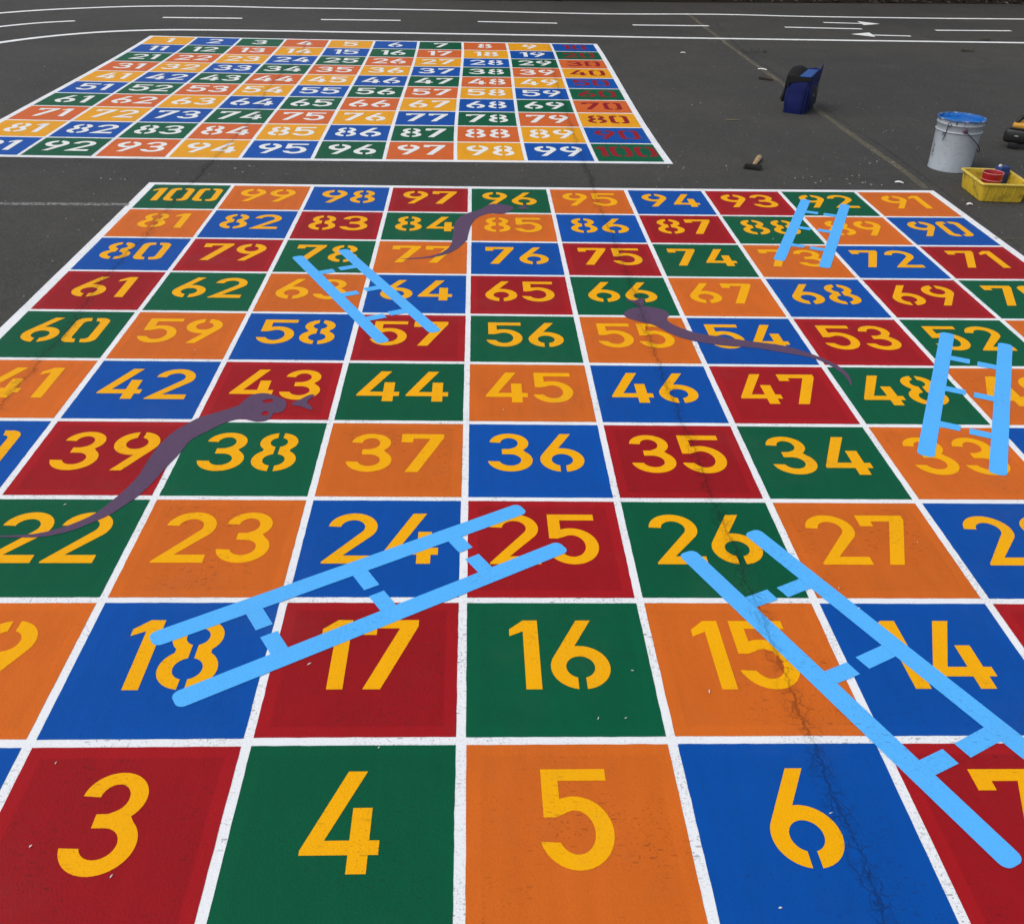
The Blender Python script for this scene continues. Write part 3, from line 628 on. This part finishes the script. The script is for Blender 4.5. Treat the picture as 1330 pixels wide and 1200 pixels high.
# ---------------------------------------------------------------- leaf blower at the right edge
def blower():
    m_k = plain("black_plastic", (.012, .012, .013, 1), rough=.45, spec=.4)
    m_y = plain("amber_plastic", (.60, .30, .03, 1), rough=.4, dirt=.2)
    x, y = MISC['blower'][0]; x -= .034
    root = tag(empty('leaf_blower', (x, y, 0), BLOWER_RZ), 'black and amber cordless leaf blower standing at the right edge', 'leaf blower')
    # local: +x across the battery face, +y along the body away from the viewer
    bm = bmesh.new()
    box(bm, (.072, .03, .084), (.165, .085, .096), None, .028, 4)
    box(bm, (.072, -.011, .080), (.115, .012, .054), None, .005, 2)
    box(bm, (.076, .03, .134), (.115, .07, .014), None, .006, 2)
    from_bm('battery', bm, m_k, root)
    bm = bmesh.new(); box(bm, (.072, -.0182, .090), (.026, .002, .006), None, .0006, 1)
    from_bm('badge', bm, plain("grey_badge", (.35, .35, .35, 1)), root)
    bm = bmesh.new()
    box(bm, (.066, .02, .022), (.066, .05, .044), None, .007, 2); from_bm('foot', bm, m_k, root)
    bm = bmesh.new(); box(bm, (.085, .24, .030), (.05, .06, .060), None, .007, 2); from_bm('foot', bm, m_k, root)
    bm = bmesh.new()
    prof = [(.0, .052), (.03, .056), (.10, .060), (.17, .060), (.22, .054), (.26, .044)]
    tube(bm, [(.085, .035+t, .115) for t, _ in prof], [r for _, r in prof], 24)
    box(bm, (.074, .055, .152), (.095, .10, .040), Matrix.Rotation(.10, 3, 'X'), .014, 3)
    from_bm('housing', bm, m_y, root)
    bm = bmesh.new()
    tube(bm, [(.044, .03, .150), (.050, .035, .178), (.066, .045, .198), (.098, .085, .208), (.125, .14, .207), (.125, .20, .19), (.11, .235, .150)], [.015, .0155, .016, .016, .016, .016, .018], 14)
    from_bm('handle', bm, m_k, root)
    bm = bmesh.new()
    tube(bm, [(.085, .29, .115), (.085, .40, .105), (.085, .55, .090), (.085, .66, .078)], [.045, .041, .038, .040], 20)
    from_bm('nozzle', bm, m_k, root)
blower()

# ---------------------------------------------------------------- blue bag
def bag():
    m_b = plain("navy_nylon", (.004, .011, .095, 1), rough=.6, spec=.25, dirt=.35, dirtcol=(.003, .006, .04, 1), scale=16, bump=.9, bscale=16)
    m_l = plain("light_blue_lining", (.018, .075, .28, 1), rough=.5, bump=.2)
    m_k = plain("black_webbing", (.010, .010, .011, 1), rough=.7, spec=.2, bump=.3)
    A, B, C = [Vector(p) for p in MISC['bag']]
    rz = math.atan2((B-A).y, (B-A).x)-math.radians(5)
    root = tag(empty('tool_bag', (A.x, A.y, 0), rz), 'upright navy blue bag with its lid open standing on the worn yellow line', 'bag')
    W, D, H = .168, .36, .258
    bm = bmesh.new(); rs = random.Random(5)
    nx, nz = 8, 10
    # body: a slightly slumped box, open top
    def ring(z, t):
        bulge = .012*math.sin(math.pi*t)**.8; lean = .010*t; P = []; N = 44
        for k in range(N):                              # rounded plan, sagging a little between the seams
            a = -math.pi*.75+2*math.pi*k/N; c, s = math.cos(a), math.sin(a); e = .34
            ux = .5+.5*math.copysign(abs(c)**e, c); uy = .5+.5*math.copysign(abs(s)**e, s)
            g = bulge*(1+.5*math.sin(3*a+6*t))+rs.uniform(-.0015, .0015)
            P.append(bm.verts.new((W*ux+g*c+lean, D*uy+g*s, z+t*t*(.030*ux*uy+.006*math.sin(5*a)))))
        return P
    rings = [ring(H*i/nz, i/nz) for i in range(nz+1)]
    for a, b in zip(rings, rings[1:]):
        for k in range(len(a)): bm.faces.new((a[k], a[(k+1) % len(a)], b[(k+1) % len(a)], b[k]))
    bm.faces.new(rings[0][::-1]); bm.faces.new(rings[-1])
    from_bm('body', bm, m_b, root, angle=60)
    bm = bmesh.new()                                    # right-hand panel rising to a peaked corner
    def slab(P, th, axis):
        n = Vector(axis)*th; a = [bm.verts.new(Vector(p)) for p in P]; b = [bm.verts.new(Vector(p)+n) for p in P]
        bm.faces.new(a); bm.faces.new(b[::-1])
        for k in range(len(P)): bm.faces.new((a[k], b[k], b[(k+1) % len(P)], a[(k+1) % len(P)]))
    slab([(W+.012, .03, .19), (W+.012, D-.02, .19), (W+.020, D, .314), (W+.016, D*.80, .291), (W+.013, D*.4, .287), (W+.012, .03, .264)], .006, (-1, 0, .1))
    from_bm('side_panel', bm, m_b, root, angle=30)
    bm = bmesh.new()                                    # paler lining of the lid, sloping up to the back
    slab([(W*.50, .02, .266), (W+.006, .004, .270), (W+.010, D*.62, .288), (W*.62, D*.58, .290)], .004, (0, 0, 1))
    from_bm('lid', bm, m_l, root, angle=30)
    bm = bmesh.new()                                    # arched padded back, folded over at the top
    P = []
    for k in range(13):
        a = math.pi*k/12; P.append((D*.5-D*.51*math.cos(a), .258+.046*math.sin(a)))
    prof = [(-.004, y, z) for y, z in P]
    a1 = [bm.verts.new((x, y, z)) for x, y, z in prof]; a2 = [bm.verts.new((x+.040, y*.94+.005, z+.010)) for x, y, z in prof]; a3 = [bm.verts.new((x+.078, y*.85+.010, z+.002)) for x, y, z in prof]
    a0 = [bm.verts.new((x-.006, y, .20)) for x, y, z in prof]; a4 = [bm.verts.new((.10, y*.85+.015, .263)) for x, y, z in prof]
    for p, q in ((a0, a1), (a1, a2), (a2, a3), (a3, a4)):
        for k in range(12): bm.faces.new((p[k], p[k+1], q[k+1], q[k]))
    for p in (0, 12): bm.faces.new([r[p] for r in (a0, a1, a2, a3, a4)])
    from_bm('padded_flap', bm, m_k, root, angle=50)
    bm = bmesh.new(); slab([(-.002, -.010, .195), (.030, -.012, .222), (W*.55, -.012, .236), (W+.012, -.010, .246), (W+.013, -.010, .268), (W*.5, -.010, .270), (.006, -.010, .268)], .008, (0, 1, 0)); from_bm('dark_band', bm, m_k, root)  # dark tapered band across the top of the front face
    bm = bmesh.new()
    tube(bm, [(-.006, .03, .22), (-.009, .028, .17), (-.014, .025, .125), (-.022, .025, .095), (-.018, .025, .082), (-.006, .03, .085)], [.008, .009, .012, .018, .014, .008], 8)
    from_bm('strap', bm, m_k, root)
    bm = bmesh.new(); box(bm, (W+.010, D*.52, .11), (.022, D*.60, .14), None, .008, 2); from_bm('side_pocket', bm, plain("dark_navy_pocket", (.006, .008, .03, 1), rough=.7, bump=.3), root)
    bm = bmesh.new(); box(bm, (W+.023, D*.36, .125), (.008, .03, .022), None, .003, 2); box(bm, (W+.023, D*.60, .145), (.008, .016, .05), None, .003, 2)
    from_bm('buckle', bm, plain("buckle_grey", (.10, .09, .08, 1), rough=.4), root)
    bm = bmesh.new()
    for xx in (.012, W*.82, W-.006): tube(bm, [(xx, -.010, .004), (xx+.004, -.013, .10), (xx+.010, -.009, .20)], .0025, 6)
    from_bm('piping', bm, plain("dark_navy_piping", (.006, .012, .08, 1)), root)
bag()

# ---------------------------------------------------------------- brush, scraps, twigs
def small_things():
    a, b, c, d = [Vector(p) for p in MISC['brush']]
    mid = (a+b)/2; ax = (d-mid).normalized(); rz = math.atan2(ax.y, ax.x)
    root = tag(empty('hand_brush', (mid.x, mid.y, 0), rz), 'short wooden handled brush with black bristles lying on the tarmac', 'brush')
    bm = bmesh.new(); box(bm, (.026, 0, .013), (.036, .105, .020), None, .004, 2)
    for k in range(44):
        u = -.050+.100*k/43; tube(bm, [(.012, u, .014+.005*math.sin(k*2.3)), (-.022-.009*math.sin(k*1.7), u*1.10, .006+.004*math.sin(k*3.1))], [.0034, .001], 5)
    from_bm('bristles', bm, plain("black_bristle", (.010, .009, .008, 1), rough=.8), root)
    bm = bmesh.new(); tube(bm, [(.035, 0, .015), (.07, 0, .018), (.12, 0, .018), (.20, 0, .018), (.26, 0, .018), (.272, 0, .018)], [.010, .013, .0155, .018, .017, .010], 12)
    for v in bm.verts: v.co.z = .003+v.co.z*.72
    from_bm('handle', bm, plain("bare_wood", (.42, .29, .15, 1), rough=.6, dirt=.4, dirtcol=(.14, .08, .04, 1)), root)
    mp = plain("paper_white", (.72, .72, .71, 1), rough=.8); mt = plain("bark_dark", (.035, .026, .02, 1), rough=.9); mtan = plain("dry_straw", (.22, .18, .11, 1), rough=.9)
    labs = ['white paper scrap left of the blue bag', 'white paper scrap between the game board and the pail', 'white paper scrap below the yellow tub', 'tiny white scrap near the far left of the worn yellow line']
    for (x, y), lab, (l, w) in zip(MISC['white_scrap'], labs, ((.085, .03), (.05, .018), (.035, .016), (.05, .02))):
        rs = random.Random(int(x*100)); V = []; n = 9
        for k in range(n):
            t = k/(n-1); cx = (t-.5)*l; ww = w*(.45+.55*math.sin(math.pi*t))*rs.uniform(.7, 1.1); z = .004+.006*math.sin(math.pi*t)
            V += [(cx, -ww/2, z), (cx, ww/2, z+.004)]
        Fc = [[2*k, 2*k+2, 2*k+3, 2*k+1] for k in range(n-1)]
        o = from_py('paper_scrap', V, Fc, mp); o.location = (x, y, .0015); o.rotation_euler = (0, 0, rs.uniform(-.7, .2)); tag(o, lab, 'paper scrap', 'white scraps on the tarmac')
        sm = o.modifiers.new('thick', 'SOLIDIFY'); sm.thickness = .002
    (x0, y0), (x1, y1) = MISC['stick']
    bm = bmesh.new(); tube(bm, [(0, 0, .012), ((x1-x0)*.4, (y1-y0)*.4+.01, .014), (x1-x0, y1-y0, .012)], [.012, .013, .008], 7)
    tw = from_bm('twig', bm, mt); tw.location = (x0, y0, 0); tag(tw, 'dark brown stick lying left of the blue bag', 'twig')
    (x0, y0), (x1, y1) = MISC['tan']
    bm = bmesh.new(); tube(bm, [(0, 0, .004), ((x1-x0)*.5, (y1-y0)*.5+.004, .005), (x1-x0, y1-y0, .004)], [.004, .005, .003], 6)
    tw = from_bm('straw', bm, mtan); tw.location = (x0, y0, 0); tag(tw, 'thin tan straw lying between brush and blue bag', 'straw')
    ml = plain("moss_brown", (.05, .045, .012, 1), rough=.9)
    for i, ((x, y), lab) in enumerate(zip(MISC['leaf'], ('mossy clump beside the worn yellow line above the bag', 'small dry leaf clump below the near track line', 'dark leaf clump touching the near track line'))):
        rs = random.Random(i); V = []; Fc = []
        for k in range(26):
            r = (.07, .04, .045)[i]*math.sqrt(rs.random()); a = rs.random()*6.28; cx, cy = r*math.cos(a)*2.0, r*math.sin(a); q = rs.random()*6.28; s = rs.uniform(.010, .022); z = rs.uniform(.002, .014)
            b0 = len(V)
            for (u, v) in ((-1, 0), (0, -.5), (1, 0), (0, .5)): V.append((cx+s*(u*math.cos(q)-v*math.sin(q)), cy+s*(u*math.sin(q)+v*math.cos(q)), z+rs.uniform(0, .012)))
            Fc.append([b0, b0+1, b0+2, b0+3])
        o = from_py('leaf_clump', V, Fc, ml); o.location = (x, y, .001); tag(o, lab, 'leaf clump', 'leaf clumps on the tarmac')
small_things()

def flecks():
    rs = random.Random(21); V, Fc = [], []
    def chip(x, y, l, w, z):
        a = rs.uniform(-.3, 1.6); c, s = math.cos(a), math.sin(a); b0 = len(V)
        for (u, v, h) in ((-1, -.3, 0), (0, -1, .3), (1, -.2, .1), (.7, .6, .5), (-.3, 1, .4)):
            V.append((x+l*u*c-w*v*s, y+l*u*s+w*v*c, z+.002*h))
        Fc.append([b0, b0+1, b0+2, b0+3, b0+4])
    for x, y in FLECKS: chip(x, y, rs.uniform(.003, .0065), rs.uniform(.001, .0022), .0035)
    for x, y in CHIPS:
        for k in range(rs.randint(1, 3)):
            chip(x+rs.gauss(0, .05), y+rs.gauss(0, .05), rs.uniform(.004, .010), rs.uniform(.002, .005), .002)
    for k in range(110):
        x, y = rs.uniform(-5, 9), rs.uniform(-.5, 12); chip(x, y, rs.uniform(.002, .006), rs.uniform(.001, .003), .0035)
    tag(from_py('paint_flecks', V, Fc, plain("pale_fleck", (.62, .62, .60, 1), rough=.8)), 'tiny pale paint flecks and grit scattered over the tarmac', kind='stuff')
flecks()

# ---------------------------------------------------------------- planting bed, litter and hedge behind the playground
def hedge():
    m_soil = plain("dark_soil", (.020, .016, .012, 1), rough=.95, spec=.1, bump=.8, bscale=30)
    pts = [Vector(p) for p in BED]; d = (pts[-1]-pts[1]).normalized()
    edge = [pts[0]-Vector((1, .1))*1.0]+pts+[pts[-1]+d*3, pts[-1]+d*18]
    V = []; Fc = []; rs = random.Random(11)
    for i, p in enumerate(edge):
        n = Vector((-d.y, d.x))
        V += [(p.x, p.y, .004), (p.x+n.x*.12, p.y+n.y*.12, .05), (p.x+n.x*1.2, p.y+n.y*1.2, .16), (p.x+n.x*9, p.y+n.y*9, .25)]
        if i:
            for k in range(3): b = 4*i; Fc.append([b-4+k, b+k, b+k+1, b-3+k])
    tag(from_py('soil_bank', V, Fc, m_soil, smooth=True), 'dark soil bank along the far edge of the playground', kind='structure')
    n = Vector((-d.y, d.x))
    def along(t): return pts[1]+d*t
    LV, LF = [], []
    def leaf(V, Fc, c, s, rs):
        a = rs.random()*6.28; t = rs.uniform(-1.1, 1.1); ca, sa = math.cos(a), math.sin(a); b0 = len(V)
        ct, st = math.cos(t), math.sin(t)
        for (u, v) in ((-1, 0), (0, -.38), (1, 0), (0, .38)):
            x, y, z = u*ca-v*sa*ct, u*sa+v*ca*ct, v*st+u*.35*math.sin(a*3); V.append((c[0]+x*s, c[1]+y*s, max(.004, c[2]+z*s)))
        Fc.append([b0, b0+1, b0+2, b0+3])
    for k in range(5200):
        t = rs.uniform(-.6, 16); o = abs(rs.gauss(0, .28))-.10
        if o < 0 and rs.random() < .6: continue
        p = along(t)+n*o; z = .012+max(0, o)*.12
        leaf(LV, LF, (p.x, p.y, z+rs.random()*.02), rs.uniform(.018, .05), rs)
    m_lit = bpy.data.materials.new("leaf_litter"); m_lit.use_nodes = True; b = NB(m_lit.node_tree); bs = m_lit.node_tree.nodes['Principled BSDF']
    pos = b.n('ShaderNodeNewGeometry').outputs['Position']; f = b.noise(pos, 9., 3.)
    b.put(bs.inputs['Base Color'], b.mix(b.step(f, .42, .68), (.014, .011, .007, 1), (.12, .09, .06, 1))); bs.inputs['Roughness'].default_value = .9
    tag(from_py('leaf_litter', LV, LF, m_lit), 'fallen leaves along the foot of the hedge', kind='stuff')
    m_leaf = bpy.data.materials.new("hedge_leaf"); m_leaf.use_nodes = True; b = NB(m_leaf.node_tree); bs = m_leaf.node_tree.nodes['Principled BSDF']
    pos = b.n('ShaderNodeNewGeometry').outputs['Position']; f = b.noise(pos, 2.5, 4.); f2 = b.noise(pos, 30., 1.)
    b.put(bs.inputs['Base Color'], b.mix(b.math('MULTIPLY', f, f2), (.018, .028, .010, 1), (.07, .10, .03, 1))); bs.inputs['Roughness'].default_value = .6
    m_bark = plain("hedge_bark", (.06, .045, .03, 1), rough=.9)
    labs = ['dark green shrub behind the centre of the track, leftmost of the hedge row', 'dark green shrub second from the left in the hedge row', 'dark green shrub third from the left in the hedge row', 'dark green shrub fourth from the left in the hedge row', 'dark green shrub fifth from the left in the hedge row', 'dark green shrub sixth from the left, beyond the track arrows', 'dark green shrub rightmost of the hedge row in the far corner']
    for i, lab in enumerate(labs):
        t = 1.3+i*2.1; c = along(t)+n*1.35
        root = tag(empty('shrub', (c.x, c.y, .1)), lab, 'shrub', 'shrubs of the hedge row')
        V, Fc = [], []; H = rs.uniform(3.4, 4.4)  # unseen tops raised this tall to shade the far tarmac
        blobs = [(rs.uniform(-.9, .9), rs.uniform(-.6, .35), rs.uniform(.25, H-.4), rs.uniform(.35, .6)) for _ in range(24)]
        blobs += [(rs.uniform(-1, 1), rs.uniform(-.75, -.35), rs.uniform(.12, .5), rs.uniform(.22, .4)) for _ in range(8)]
        for (bx, by, bz, br) in blobs:
            for k in range(int(560*br/.45)):
                while True:
                    v = Vector((rs.uniform(-1, 1), rs.uniform(-1, 1), rs.uniform(-1, 1)))
                    if .35 < v.length < 1: break
                leaf(V, Fc, (bx+v.x*br*1.15, by+v.y*br, max(.0, bz+v.z*br)), rs.uniform(.04, .085), rs)
        from_py('foliage', V, Fc, m_leaf, root)
        bm = bmesh.new()
        for k in range(5):
            x, y = rs.uniform(-.5, .5), rs.uniform(-.25, .25)
            tube(bm, [(x*.3, y*.3, -.1), (x*.6, y*.6, H*.3), (x, y, H*.75)], [.035, .026, .01], 7)
        from_bm('stems', bm, m_bark, root)
hedge()
